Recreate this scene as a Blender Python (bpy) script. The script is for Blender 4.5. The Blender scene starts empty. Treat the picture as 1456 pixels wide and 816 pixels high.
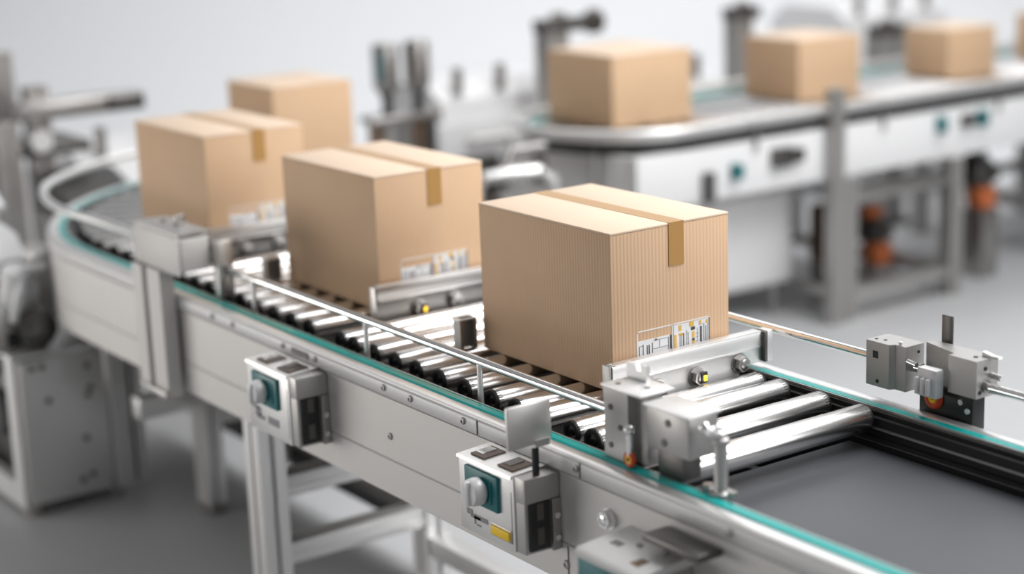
import bpy, bmesh, math, random
from mathutils import Vector, Matrix
random.seed(7)
S = bpy.context.scene
COL = S.collection
PI = math.pi

# ------------------------------------------------------------------ materials
def _new(name):
    m = bpy.data.materials.new(name); m.use_nodes = True
    nt = m.node_tree
    b = nt.nodes['Principled BSDF']
    return m, nt, b

def mat(name, col, rough=.5, metal=0., spec=.5, bump=0., bscale=200., stretch=(1, 1, 1), var=0.):
    """plain procedural material with a little noise in tone, gloss and relief"""
    m, nt, b = _new(name)
    b.inputs['Base Color'].default_value = (*col, 1)
    b.inputs['Roughness'].default_value = rough
    b.inputs['Metallic'].default_value = metal
    b.inputs['Specular IOR Level'].default_value = spec
    tc = nt.nodes.new('ShaderNodeTexCoord')
    mp = nt.nodes.new('ShaderNodeMapping'); mp.inputs['Scale'].default_value = stretch
    nz = nt.nodes.new('ShaderNodeTexNoise'); nz.inputs['Scale'].default_value = bscale; nz.inputs['Detail'].default_value = 3
    nt.links.new(tc.outputs['Object'], mp.inputs['Vector']); nt.links.new(mp.outputs['Vector'], nz.inputs['Vector'])
    if var:
        r = nt.nodes.new('ShaderNodeMapRange')
        r.inputs['To Min'].default_value = max(.01, rough - var); r.inputs['To Max'].default_value = rough + var
        nt.links.new(nz.outputs['Fac'], r.inputs['Value']); nt.links.new(r.outputs['Result'], b.inputs['Roughness'])
    if bump:
        bp = nt.nodes.new('ShaderNodeBump'); bp.inputs['Strength'].default_value = bump; bp.inputs['Distance'].default_value = .001
        nt.links.new(nz.outputs['Fac'], bp.inputs['Height']); nt.links.new(bp.outputs['Normal'], b.inputs['Normal'])
    return m

def cardboard(name, col, stripes):
    m, nt, b = _new(name)
    tc = nt.nodes.new('ShaderNodeTexCoord')
    nz = nt.nodes.new('ShaderNodeTexNoise'); nz.inputs['Scale'].default_value = 9; nz.inputs['Detail'].default_value = 5
    nt.links.new(tc.outputs['Object'], nz.inputs['Vector'])
    mix = nt.nodes.new('ShaderNodeMix'); mix.data_type = 'RGBA'
    mix.inputs[6].default_value = (*[c * .95 for c in col], 1); mix.inputs[7].default_value = (*[min(1, c * 1.05) for c in col], 1)
    nt.links.new(nz.outputs['Fac'], mix.inputs[0])
    out = mix.outputs[2]
    if stripes:
        sx = nt.nodes.new('ShaderNodeSeparateXYZ'); nt.links.new(tc.outputs['Object'], sx.inputs[0])
        ad = nt.nodes.new('ShaderNodeMath'); ad.operation = 'ADD'
        nt.links.new(sx.outputs[0], ad.inputs[0]); nt.links.new(sx.outputs[1], ad.inputs[1])
        mu = nt.nodes.new('ShaderNodeMath'); mu.operation = 'MULTIPLY'; mu.inputs[1].default_value = 2 * PI / .0082
        nt.links.new(ad.outputs[0], mu.inputs[0])
        sn = nt.nodes.new('ShaderNodeMath'); sn.operation = 'SINE'; nt.links.new(mu.outputs[0], sn.inputs[0])
        mr = nt.nodes.new('ShaderNodeMapRange'); mr.inputs['From Min'].default_value = -1
        mr.inputs['To Min'].default_value = 1 - stripes; mr.inputs['To Max'].default_value = 1
        nt.links.new(sn.outputs[0], mr.inputs['Value'])
        m2 = nt.nodes.new('ShaderNodeMix'); m2.data_type = 'RGBA'; m2.blend_type = 'MULTIPLY'; m2.inputs[0].default_value = 1
        nt.links.new(out, m2.inputs[6]); nt.links.new(mr.outputs[0], m2.inputs[7]); out = m2.outputs[2]
        bp = nt.nodes.new('ShaderNodeBump'); bp.inputs['Strength'].default_value = .25; bp.inputs['Distance'].default_value = .0006
        nt.links.new(sn.outputs[0], bp.inputs['Height']); nt.links.new(bp.outputs['Normal'], b.inputs['Normal'])
    nt.links.new(out, b.inputs['Base Color'])
    b.inputs['Roughness'].default_value = .62
    b.inputs['Specular IOR Level'].default_value = .35
    return m

def emit(name, col, s):
    m, nt, b = _new(name)
    b.inputs['Base Color'].default_value = (*col, 1)
    b.inputs['Emission Color'].default_value = (*col, 1); b.inputs['Emission Strength'].default_value = s
    return m

M = {}
M['alu'] = mat('brushed_aluminium', (.66, .645, .63), .42, 1., bump=.05, bscale=60, stretch=(1, 1, 30), var=.05)
M['alu_side'] = mat('anodised_aluminium_panel', (.60, .585, .57), .5, .45, bump=.03, bscale=300, var=.04)
M['alu_edge'] = mat('polished_aluminium_edge', (.86, .855, .85), .33, .75, bump=.03, bscale=80, stretch=(1, 20, 20), var=.05)
M['alu_block'] = mat('machined_aluminium_block', (.47, .46, .45), .42, .8, bump=.04, bscale=400, var=.05)
M['alu_matte'] = mat('matte_aluminium', (.62, .605, .59), .55, .2, bump=.03, bscale=300, var=.04)
M['skirt'] = mat('dull_bronze_steel', (.21, .195, .18), .6, .2, bump=.03, bscale=200, var=.04)
M['alu_pale'] = mat('pale_anodised_aluminium', (.74, .735, .73), .42, .6, bump=.02, bscale=300, var=.04)
M['steel'] = mat('brushed_steel', (.40, .385, .375), .36, 1., bump=.06, bscale=50, stretch=(1, 1, 40), var=.06)
M['steel_dark'] = mat('dark_steel', (.14, .135, .13), .4, .9, bump=.04, bscale=200, var=.05)
M['chrome'] = mat('chrome', (.86, .855, .85), .1, 1., bscale=20, var=.02)
M['roller'] = mat('polished_roller_steel', (.72, .71, .705), .24, 1., bscale=40, stretch=(30, 1, 30), var=.02)
M['black'] = mat('black_plastic', (.012, .012, .013), .38, 0, bump=.05, bscale=300, var=.05)
M['rubber'] = mat('black_rubber', (.02, .02, .02), .5, 0, bump=.08, bscale=300)
M['belt'] = mat('dark_grey_belt', (.085, .09, .10), .5, 0, bump=.04, bscale=900, var=.04)
M['inner'] = mat('dark_inner_channel', (.05, .05, .05), .35, .6, bscale=100, var=.05)
M['teal_strip'] = mat('teal_glass_edge', (.006, .42, .395), .22, 0, bscale=40, var=.05)
M['teal'] = mat('teal_plastic', (.0, .15, .165), .35, 0, bump=.03, bscale=300, var=.04)
M['yellow'] = mat('yellow_plastic', (1., .64, .0), .35, 0, bscale=100, var=.04)
M['red'] = mat('red_orange_plastic', (.62, .06, .01), .35, 0, bscale=100, var=.04)
M['orange'] = mat('orange_enamel', (.48, .13, .04), .45, 0, bscale=100, var=.04)
M['blue'] = mat('slate_blue_enamel', (.22, .27, .42), .45, 0, bscale=100, var=.04)
M['bronze_dark'] = mat('dark_bronze', (.10, .07, .055), .3, .8, bscale=100, var=.05)
M['brown'] = mat('bronze_metal', (.24, .17, .12), .4, .8, bscale=100, var=.05)
M['white'] = mat('white_enamel', (.80, .80, .81), .35, 0, bscale=30, bump=.02, var=.05)
M['white_panel'] = mat('white_sheet_metal', (.78, .78, .785), .45, 0, bscale=30, bump=.02, var=.05)
M['knob'] = mat('pale_grey_knob', (.72, .72, .73), .3, .1, bscale=80, var=.04)
M['film'] = mat('milky_plastic', (.75, .75, .76), .3, 0, bscale=100, var=.04)
M['amber'] = emit('amber_lamp', (1, .6, .05), 1.6)
M['box'] = cardboard('corrugated_cardboard', (.725, .485, .308), .10)
M['box_soft'] = cardboard('fine_corrugated_cardboard', (.72, .485, .305), .05)
M['flap'] = cardboard('smooth_lit_cardboard', (.80, .62, .47), 0)  # paler than the sides: the overexposed top light is mixed into the colour
M['tape'] = mat('brown_packing_tape', (.50, .275, .085), .3, 0, bscale=60, bump=.03, var=.04)
M['paper'] = mat('white_label_paper', (.80, .80, .81), .45, 0, bscale=200, var=.03)
M['ink'] = mat('black_label_ink', (.05, .045, .05), .5, 0, bscale=200)
M['ink_grey'] = mat('grey_label_ink', (.25, .25, .27), .5, 0, bscale=200)
M['ink_gold'] = mat('golden_label_ink', (.78, .47, .08), .5, 0, bscale=200)
M['floor'] = mat('pale_polished_floor', (.47, .475, .485), .5, 0, spec=.2, bscale=3, var=.05)
M['wall'] = mat('white_painted_wall', (.80, .81, .83), .7, 0, bscale=5, var=.05)

# ------------------------------------------------------------------ mesh helpers
ORG = {}
def B(): return bmesh.new()

def bx(bm, x0, x1, y0, y1, z0, z1, bev=0., seg=2):
    r = bmesh.ops.create_cube(bm, size=1)
    vs = r['verts']
    for v in vs:
        v.co = Vector(((x0 + x1) / 2 + v.co.x * (x1 - x0), (y0 + y1) / 2 + v.co.y * (y1 - y0), (z0 + z1) / 2 + v.co.z * (z1 - z0)))
    if bev:
        es = list({e for v in vs for e in v.link_edges})
        bmesh.ops.bevel(bm, geom=es, offset=bev, segments=seg, affect='EDGES', profile=.5)
    return bm

def cyl(bm, p0, p1, r, seg=20, r2=None, bev=0.):
    p0 = Vector(p0); p1 = Vector(p1); d = p1 - p0
    q = Vector((0, 0, 1)).rotation_difference(d.normalized()).to_matrix().to_4x4()
    res = bmesh.ops.create_cone(bm, cap_ends=True, segments=seg, radius1=r, radius2=r if r2 is None else r2, depth=d.length,
                                matrix=Matrix.Translation((p0 + p1) / 2) @ q)
    if bev:
        vs = set(res['verts'])
        es = [e for e in bm.edges if e.verts[0] in vs and e.verts[1] in vs and any(len(f.verts) > 4 for f in e.link_faces)]
        bmesh.ops.bevel(bm, geom=es, offset=bev, segments=2, affect='EDGES')
    return bm

def ball(bm, c, r, sx=1, sy=1, sz=1, u=16, v=10):
    bmesh.ops.create_uvsphere(bm, u_segments=u, v_segments=v, radius=r,
                              matrix=Matrix.Translation(c) @ Matrix.Diagonal((sx, sy, sz, 1)))
    return bm

def lathe(bm, prof, c, axis='Z', seg=28):
    """prof: (radius, height) pairs revolved about the axis through c"""
    rings = []
    for r, h in prof:
        ring = []
        for k in range(seg):
            a = 2 * PI * k / seg
            p = (r * math.cos(a), r * math.sin(a), h)
            if axis == 'Y': p = (p[0], h, p[1])
            if axis == 'X': p = (h, p[0], p[1])
            ring.append(bm.verts.new((p[0] + c[0], p[1] + c[1], p[2] + c[2])))
        rings.append(ring)
    for a, b in zip(rings, rings[1:]):
        for k in range(seg):
            bm.faces.new((a[k], a[(k + 1) % seg], b[(k + 1) % seg], b[k]))
    for ring in (rings[0], rings[-1]):
        bm.faces.new(ring)
    bmesh.ops.recalc_face_normals(bm, faces=bm.faces)
    return bm

def prism(bm, pts, d, axis='X', at=0.):
    """extrude a closed 2-D outline by d along the axis from 'at'"""
    def P(u, v, t):
        return {'X': (t, u, v), 'Y': (u, t, v), 'Z': (u, v, t)}[axis]
    a = [bm.verts.new(P(u, v, at)) for u, v in pts]; b = [bm.verts.new(P(u, v, at + d)) for u, v in pts]
    fs = [bm.faces.new(a), bm.faces.new(b)]
    for k in range(len(pts)):
        fs.append(bm.faces.new((a[k], a[(k + 1) % len(pts)], b[(k + 1) % len(pts)], b[k])))
    bmesh.ops.recalc_face_normals(bm, faces=fs)
    return bm

def sweep(bm, prof, path, z=True):
    """sweep a closed profile of (offset to the left, height) along a 2-D path"""
    n = len(path); rings = []
    for i, (x, y) in enumerate(path):
        a = Vector(path[max(0, i - 1)]); b = Vector(path[min(n - 1, i + 1)])
        t = (b - a).normalized(); nl = Vector((-t.y, t.x))
        rings.append([bm.verts.new((x + nl.x * o, y + nl.y * o, h)) for o, h in prof])
    m = len(prof)
    for a, b in zip(rings, rings[1:]):
        for k in range(m):
            bm.faces.new((a[k], a[(k + 1) % m], b[(k + 1) % m], b[k]))
    bm.faces.new(rings[0]); bm.faces.new(rings[-1])
    bmesh.ops.recalc_face_normals(bm, faces=bm.faces)
    return bm

def rect(o0, o1, z0, z1): return [(o0, z0), (o1, z0), (o1, z1), (o0, z1)]

def tube(bm, pts, r, seg=14):
    pts = [Vector(p) for p in pts]; rings = []
    for i, p in enumerate(pts):
        t = (pts[min(len(pts) - 1, i + 1)] - pts[max(0, i - 1)]).normalized()
        up = Vector((0, 0, 1)) if abs(t.z) < .9 else Vector((1, 0, 0))
        a = t.cross(up).normalized(); b = a.cross(t)
        rings.append([bm.verts.new(p + a * (r * math.cos(2 * PI * k / seg)) + b * (r * math.sin(2 * PI * k / seg))) for k in range(seg)])
    for a, b in zip(rings, rings[1:]):
        for k in range(seg):
            bm.faces.new((a[k], a[(k + 1) % seg], b[(k + 1) % seg], b[k]))
    bm.faces.new(rings[0]); bm.faces.new(rings[-1])
    bmesh.ops.recalc_face_normals(bm, faces=bm.faces)
    return bm

def xf(bm, mtx):
    bmesh.ops.transform(bm, matrix=mtx, verts=bm.verts); return bm

# ------------------------------------------------------------------ object helpers
def thing(name, label, cat, loc, group=None, rotz=0.):
    o = bpy.data.objects.new(name, None); o.empty_display_size = .05
    COL.objects.link(o); o.location = loc; o.rotation_euler = (0, 0, rotz)
    o['label'] = label; o['category'] = cat
    if group: o['group'] = group
    ORG[o.name] = Vector(loc)
    return o

def obj(name, bm, m, parent=None, label=None, smooth=True):
    """bm is in world coordinates (before the thing's own rotation)"""
    if parent is not None:
        org = ORG[parent.name]
    else:
        xs = [v.co for v in bm.verts]
        org = Vector(((min(v.x for v in xs) + max(v.x for v in xs)) / 2, (min(v.y for v in xs) + max(v.y for v in xs)) / 2, min(v.z for v in xs)))
    bmesh.ops.translate(bm, vec=-org, verts=bm.verts)
    me = bpy.data.meshes.new(name); bm.to_mesh(me); bm.free()
    if smooth:
        me.set_sharp_from_angle(angle=math.radians(38))
        for p in me.polygons: p.use_smooth = True
    me.materials.append(m)
    o = bpy.data.objects.new(name, me); COL.objects.link(o)
    if parent is not None: o.parent = parent
    else: o.location = org
    ORG[o.name] = org
    if label: o['label'] = label
    return o

def tag(o, label, cat, group=None):
    o['label'] = label; o['category'] = cat
    if group: o['group'] = group
    return o

def kids(o): return [c for c in COL.objects if c.parent == o]

def dup_part(src, parent, loc, rotz=0.):
    """copy a part and its sub-parts under the parent at a location local to it"""
    c = src.copy(); COL.objects.link(c); c.parent = parent; c.location = loc; c.rotation_euler = (0, 0, rotz)
    for g in kids(src):
        d = g.copy(); COL.objects.link(d); d.parent = c
    return c

# ------------------------------------------------------------------ setting
FW = Vector((-.8196, .5729))          # horizontal direction the room runs in (towards its back wall)
RT = Vector((.5729, .8196))
ctr = Vector((2.486, -1.943))
def room(d, s, z): p = ctr + FW * d + RT * s; return (p.x, p.y, z)
bm = B()
a = [bm.verts.new(room(d, s, 0)) for d, s in ((-9, -13), (-9, 13), (9.2, 13), (9.2, -13))]
b_ = [bm.verts.new((v.co.x, v.co.y, -.15)) for v in a]
bm.faces.new(a); bm.faces.new(b_)
for k in range(4): bm.faces.new((a[k], a[(k + 1) % 4], b_[(k + 1) % 4], b_[k]))
bmesh.ops.recalc_face_normals(bm, faces=bm.faces)
fl = obj('floor', bm, M['floor'], smooth=False); fl['kind'] = 'structure'
bm = B()
prof = [(9.2, 0)] + [(9.2 + 2.2 * math.sin(t), 2.2 - 2.2 * math.cos(t)) for t in [PI / 2 * k / 14 for k in range(1, 15)]] + [(11.4, 6.5), (11.6, 6.5), (11.6, -.15), (9.2, -.15)]
ra = [bm.verts.new(room(d, -13, z)) for d, z in prof]; rb = [bm.verts.new(room(d, 13, z)) for d, z in prof]
for k in range(len(prof)): bm.faces.new((ra[k], ra[(k + 1) % len(prof)], rb[(k + 1) % len(prof)], rb[k]))
bm.faces.new(ra); bm.faces.new(rb)
bmesh.ops.recalc_face_normals(bm, faces=bm.faces)
wl = obj('wall_back', bm, M['wall']); wl['kind'] = 'structure'

# ------------------------------------------------------------------ roller conveyor in the foreground
YC = .0425; RC = .655; XA = -1.92
def line_path(x_end, x_a, rc, y_after, n=22):
    pts = [(x_end, YC), (0.9, YC), (0, YC), (-1, YC), (x_a, YC)]
    cy = YC + rc
    for k in range(1, n + 1):
        t = PI / 2 * k / n
        pts.append((x_a - rc * math.sin(t), cy - rc * math.cos(t)))
    pts.append((x_a - rc, y_after))
    return pts
PATH = line_path(1.55, XA, RC, 1.095)
conv = thing('roller_conveyor', 'long silver roller conveyor in front, turning a curve at left, with teal edge strips', 'conveyor', (-.2, YC, 0))

for s in (1, -1):                     # s = +1: the side towards the camera
    f = lambda pr: [(s * o, z) for o, z in pr]
    side = obj('side_panel', sweep(B(), f([(.246, .566), (.303, .566), (.303, .636), (.3005, .6385), (.303, .641), (.303, .763), (.298, .766), (.298, .78), (.246, .78)]), PATH), M['alu_side'], conv)
    obj('upper_band', sweep(B(), f([(.294, .7675), (.3065, .7675), (.3075, .769), (.3075, .793), (.3035, .797), (.294, .797)]), PATH), M['alu_pale'], side)
    obj('edge_rail', sweep(B(), f([(.278, .778), (.2935, .778), (.2935, .7955), (.305, .7965), (.3035, .7995), (.300, .801), (.281, .801), (.278, .799)]), PATH), M['alu_edge'], conv)
    obj('edge_strip', sweep(B(), f([(.2565, .78), (.277, .78), (.277, .7995), (.274, .802), (.2595, .802), (.2565, .7995)]), PATH), M['teal_strip'], conv, 'teal strip along the top edge')
    obj('inner_channel', sweep(B(), f([(.236, .62), (.2455, .62), (.2455, .779), (.256, .779), (.256, .797), (.2475, .797), (.2475, .7895), (.236, .7895), (.236, .77), (.241, .768), (.241, .755), (.236, .753)]), PATH), M['inner'], conv, 'dark inner channel')
for s in (1, -1):
    f = lambda pr: [(s * o, z) for o, z in pr]
    obj('edge_lip', sweep(B(), f(rect(.2538, .2562, .7975, .8021)), PATH), M['alu'], conv)
    obj('channel_trim', sweep(B(), f(rect(.2335, .2358, .7695, .7735)), PATH), M['alu'], conv)
    obj('channel_trim', sweep(B(), f(rect(.2345, .2358, .7445, .7465)), PATH), M['steel'], conv)
obj('under_pan', sweep(B(), rect(-.235, .235, .60, .612), PATH), M['steel_dark'], conv)  # unseen pan added so the line casts a deeper shadow on the floor

# rollers: one is built, the rest are copies of it with their end caps
def make_roller(parent, loc, r, half, rz=0.):
    bm = lathe(B(), [(r * .86, -half), (r * .97, -half), (r, -half + .002), (r, half - .002), (r * .97, half), (r * .86, half)], loc, 'Y', 32)
    o = obj('roller', bm, M['roller'], parent)
    o.location = Vector(loc) - ORG[parent.name]
    for v in o.data.vertices: v.co -= o.location
    ORG[o.name] = Vector(loc)
    for e in (-1, 1):
        y = e * half
        bm = lathe(B(), [(r * .985, y - e * .011), (r * 1.0, y - e * .010), (r * 1.0, y + e * .002), (r * .92, y + e * .0045), (r * .62, y + e * .004), (r * .55, y - e * .004), (r * .3, y - e * .004), (r * .3, y + e * .005), (r * .16, y + e * .005), (r * .16, y - e * .002), (r * .04, y - e * .002)], loc, 'Y', 28)
        c = obj('end_cap', bm, M['black'], o)
        c['label'] = 'black plastic cap on the roller end'
    return o
def gl(x, y, z): return Vector((x, y, z)) - ORG[conv.name]

YR = .0505
big = None
for x in (.374, .272, .168):
    if big is None: big = make_roller(conv, (x, YR, .787), .025, .218)
    else: dup_part(big, conv, gl(x, YR, .787))
small = None
xs = [.107, .004, -.062, -.137, -.228, -.315, -.399, -.477, -.56, -.64, -.692, -.83]
x = -.91
while x > XA + .03:
    if abs(x + 1.572) > .05: xs.append(x)
    x -= .08
for x in xs:
    if small is None: small = make_roller(conv, (x, YR, .79), .0219, .218)
    else: dup_part(small, conv, gl(x, YR, .79))
nc = 14
for k in range(nc):
    t = PI / 2 * (k + .3) / nc
    dup_part(small, conv, gl(XA - RC * math.sin(t), YC + RC - RC * math.cos(t), .79), -t)
y = YC + RC + .04
while y < 1.05:
    dup_part(small, conv, gl(XA - RC, y, .79), -PI / 2); y += .08

# belt section
bm = B()
bx(bm, .335, 1.5, YC - .2345, YC + .2345, .715, .735, .004)
obj('conveyor_belt', bm, M['belt'], conv, 'flat dark grey belt past the last roller')

# guide rails with their posts
ZR = .868
bm = tube(B(), [(-1.149, -.188, ZR), (.2675, -.188, ZR)], .0088)
rail = obj('guide_rail', bm, M['chrome'], conv)
pts = [(-1.438, -.232, ZR + .026), (-1.52, -.215, ZR + .018), (-1.64, -.202, ZR + .012), (-1.8, -.197, ZR + .008)]
for k in range(0, 19):
    t = PI / 2 * k / 18; R_ = RC + .245 + .085 * min(1, k / 7)
    pts.append((XA - R_ * math.sin(t) - .01, YC + RC - R_ * math.cos(t), ZR + .01))
pts.append((XA - RC - .335, 1.07, ZR + .01))
obj('guide_rail', tube(B(), pts, .0115), M['alu_edge'], conv)
for xa_, xb_ in ((-1.6, .3172), (.5725, .95)):
    obj('guide_rail', tube(B(), [(xa_, .362, ZR), (xb_, .362, ZR)], .0085), M['chrome'], conv)
post = None
for x in (-.138, -.544, -1.032):
    bm = cyl(B(), (x, -.1925, .776), (x, -.1925, ZR - .004), .0055, 14)
    cyl(bm, (x, -.1925, .776), (x, -.1925, .786), .0085, 14)
    obj('rail_post', bm, M['alu_edge'], conv)
for x in (-.9, -.25, .75):
    bm = bx(B(), x - .008, x + .008, .352, .3585, .77, ZR, .001)
    obj('rail_post', bm, M['alu'], conv)

# screws and bolts in the side panel
def screw(x, z, y, r, name='screw', m=M['steel']):
    bm = lathe(B(), [(r, y + .002), (r, y - .001), (r * .8, y - .0028), (r * .52, y - .003), (r * .45, y - .0012), (r * .1, y - .0012)], (x, 0, z), 'Y', 16)
    return obj(name, bm, m, conv)
for x, z in ((-.363, .784), (-.267, .784), (-.089, .784), (-.63, .784), (-.768, .784), (.62, .783), (.245, .783), (-1.0, .784), (-1.1, .784)):
    screw(x, z, -.266, .0068)
screw(-.355, .687, -.2612, .0072)
screw(.69, .72, -.2612, .0085)
screw(.205, .60, -.2612, .008); screw(.245, .596, -.2612, .007)
def hex_bolt(name, c, r, h, axis, m, parent, flange=True, off=0.):
    bm = B()
    pts = [(r * math.cos(PI / 3 * k + off), r * math.sin(PI / 3 * k + off)) for k in range(6)]
    if axis == 'Y':
        if flange: cyl(bm, c, (c[0], c[1] - .003, c[2]), r * 1.2, 20)
        prism(bm, [(c[0] + u, c[2] + v) for u, v in pts], -h, 'Y', c[1] - .002)
        ball(bm, (c[0], c[1] - h - .001, c[2]), r * .72, 1, .35, 1)
    else:
        if flange: cyl(bm, c, (c[0] + .003, c[1], c[2]), r * 1.25, 20)
        prism(bm, [(c[1] + u, c[2] + v) for u, v in pts], h, 'X', c[0] + .002)
        ball(bm, (c[0] + h + .001, c[1], c[2]), r * .72, .35, 1, 1)
    return obj(name, bm, m, parent)
hex_bolt('hex_bolt', (.325, -.2605, .718), .0145, .012, 'Y', M['chrome'], conv)
# seams of the side panel
for x in (-.045, .255):
    obj('panel_seam', bx(B(), x - .0012, x + .0012, -.2665, -.2645, .769, .795), M['steel_dark'], conv)
obj('panel_seam', bx(B(), .209, .211, -.2618, -.2605, .57, .635), M['steel_dark'], conv)
for x0, x1 in ((-.73, -.66),):
    obj('slot_plate', bx(B(), x0, x1, -.2668, -.2652, .776, .789, .0006, 1), M['steel_dark'], conv)
obj('shadow_bar', bx(B(), .47, .60, -.312, -.2612, .738, .750, .003), M['steel_dark'], conv, 'dark grey bar standing for a soft shadow on the side panel')  # soft shadow on the panel, built as a dark bar

# legs: slotted aluminium posts with cross beams
def profile_post(bm, x0, x1, y0, y1, z0, z1, g=.008, d=.006):
    """a vertical extrusion with a slot in every side"""
    cx, cy = (x0 + x1) / 2, (y0 + y1) / 2
    pts = [(x0, y0), (cx - g, y0), (cx - g, y0 + d), (cx + g, y0 + d), (cx + g, y0), (x1, y0), (x1, cy - g), (x1 - d, cy - g), (x1 - d, cy + g), (x1, cy + g), (x1, y1),
           (cx + g, y1), (cx + g, y1 - d), (cx - g, y1 - d), (cx - g, y1), (x0, y1), (x0, cy + g), (x0 + d, cy + g), (x0 + d, cy - g), (x0, cy - g)]
    return prism(bm, pts, z1 - z0, 'Z', z0)
def leg_frame(xa, xb, parent, zs, feet=True, ys=((-.205, -.138), (.235, .302)), ztop=.566):
    for y0, y1 in ys:
        lg = obj('leg', profile_post(B(), xa, xb, y0, y1, .03, ztop, .006, .014), M['alu_pale'], parent)
        bm = cyl(B(), ((xa + xb) / 2, (y0 + y1) / 2, 0), ((xa + xb) / 2, (y0 + y1) / 2, .008), .04, 24)
        cyl(bm, ((xa + xb) / 2, (y0 + y1) / 2, .008), ((xa + xb) / 2, (y0 + y1) / 2, .03), .012, 16)
        obj('levelling_foot', bm, M['steel'], lg)
    for z0, z1 in zs:
        bm = bx(B(), xa + .006, xb - .006, ys[0][1], ys[1][0], z0, z1, .002)
        bx(bm, xa + .003, xb - .003, ys[0][1], ys[1][0], z0 + .3 * (z1 - z0), z0 + .42 * (z1 - z0))
        obj('cross_beam', bm, M['alu_pale'], parent)
leg_frame(-1.112, -1.04, conv, ((.335, .388), (.17, .222)))
leg_frame(-1.95, -1.885, conv, ((.315, .375), (.255, .295)), ys=((.045, .105), (.25, .31)))
obj('cross_beam', bx(B(), -1.944, -1.891, -.13, .0445, .315, .375, .003), M['alu_pale'], conv)
leg_frame(1.2, 1.27, conv, ((.17, .222),))
obj('skirt_panel', bx(B(), -2.60, -1.10, .312, .324, .145, .5655, .003), M['skirt'], conv, 'dull skirt panel between the legs')
obj('skirt_edge', bx(B(), -2.60, -1.10, .308, .328, .09, .1448, .003), M['black'], conv, 'black lower edge of the skirt')
obj('stretcher', bx(B(), -1.04, 1.2, .24, .295, .09, .14, .003), M['alu_pale'], conv)
# leg under the far end of the curve
for xa in (-2.94, -2.42):
    lg = obj('leg', profile_post(B(), xa, xa + .06, 1.02, 1.08, 0, .566), M['alu_pale'], conv)

# ------------------------------------------------------------------ cardboard boxes
def label_on(parent, x, y0, z0, w, h):
    """printed label: white outline with two panels of marks, on the face looking along +X"""
    g = .0008
    def R_(bm, u0, u1, v0, v1, k=1): return bx(bm, x, x + g * k, y0 + u0 * w, y0 + u1 * w, z0 + v0 * h, z0 + v1 * h)
    bm = B(); t = .012; tv = t * w / h
    R_(bm, 0, t, .0, .93); R_(bm, .015, .985, 1 - tv, 1); R_(bm, 1 - t * .7, 1, 0, .97); R_(bm, .475, .475 + t, 0, 1)
    lab = obj('shipping_label', bm, M['paper'], parent, 'white printed label low on the end')
    bm = B(); R_(bm, .012, .445, 0, .68, .8); R_(bm, .50, .985, 0, .94, .8)
    obj('label_panel', bm, M['paper'], lab)
    bm = B()
    for u0, u1, v0, v1 in ((.445, .468, .02, .66), (.625, .64, .05, .62), (.86, .885, .12, .72), (.025, .033, .05, .5), (.075, .085, .05, .55), (.13, .14, .05, .5), (.155, .168, .05, .5), (.2, .208, .05, .55),
                           (.735, .79, .66, .76), (.745, .785, .06, .16), (.75, .785, .3, .38), (.984, .996, .02, .94)):
        R_(bm, u0, u1, v0, v1, 1.5)
    obj('printed_bars', bm, M['ink'], lab)
    bm = B()
    for u0, u1, v0, v1 in ((.22, .43, .60, .615), (.22, .43, .33, .345), (.30, .305, .34, .6), (.42, .43, .1, .6), (.1, .43, .05, .065), (.03, .09, .5, .515), (.58, .586, .1, .6), (.60, .606, .05, .6), (.67, .676, .1, .7),
                           (.69, .7, .08, .62), (.80, .845, .5, .515), (.80, .85, .4, .41), (.80, .84, .25, .27), (.81, .85, .15, .165), (.82, .825, .3, .7), (.91, .918, .08, .8), (.935, .95, .1, .7), (.965, .97, .2, .8), (.84, .9, .78, .79), (.24, .27, .58, .66)):
        R_(bm, u0, u1, v0, v1, 1.5)
    obj('printed_lines', bm, M['ink_grey'], lab)
    bm = B()
    for u0, u1, v0, v1 in ((.565, .605, .72, .9), (.565, .62, .56, .64), (.715, .775, .78, .95), (.75, .785, .16, .3), (.75, .785, .4, .6), (.85, .88, .80, .92), (.945, .97, .78, .9), (.505, .535, .02, .62)):
        R_(bm, u0, u1, v0, v1, 1.5)
    obj('printed_patches', bm, M['ink_gold'], lab)

def carton(label, x1, y0, L, W, H, z=.8005, striped=False, tape=True, lab=True):
    """x1, y0: the corner of the box nearest the camera; L runs back along the line, W across it"""
    x0, y1, z1 = x1 - L, y0 + W, z + H
    t = thing('cardboard_box', label, 'box', ((x0 + x1) / 2, (y0 + y1) / 2, z), 'cardboard boxes on the conveyors')
    body = obj('body', bx(B(), x0, x1, y0, y1, z, z1 - .004, .0022), M['box'] if striped else M['box_soft'], t)
    ym = (y0 + y1) / 2 + .012
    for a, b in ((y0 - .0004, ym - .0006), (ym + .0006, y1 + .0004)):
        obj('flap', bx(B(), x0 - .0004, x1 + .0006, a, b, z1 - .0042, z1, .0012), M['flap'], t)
    if tape:
        w = .018
        bm = B(); a, b = ym - w, ym + w
        h1, h0 = z1 + .0006, z1 - .081
        prism(bm, [(x0 - .0006, z1 - .05), (x0 - .0012, z1 - .05), (x0 - .0012, h1), (x1 + .0016, h1), (x1 + .0016, h0), (x1 + .0009, h0), (x1 + .0009, z1 + .0001), (x0 - .0006, z1 + .0001)], b - a, 'Y', a)
        obj('tape', bm, M['tape'], t, 'brown tape along the lid seam and down the end')
    if lab: label_on(t, x1, y0 + .056, z + .047, .176, .058)
    return t
carton('striped corrugated cardboard box nearest the camera, standing behind the front stop plate', .0345, -.018, .415, .2805, .296, z=.8122, striped=True)
carton('middle cardboard box of the three in the front row, second from the camera', -.777, -.018, .415, .2805, .296, z=.8122)
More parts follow.
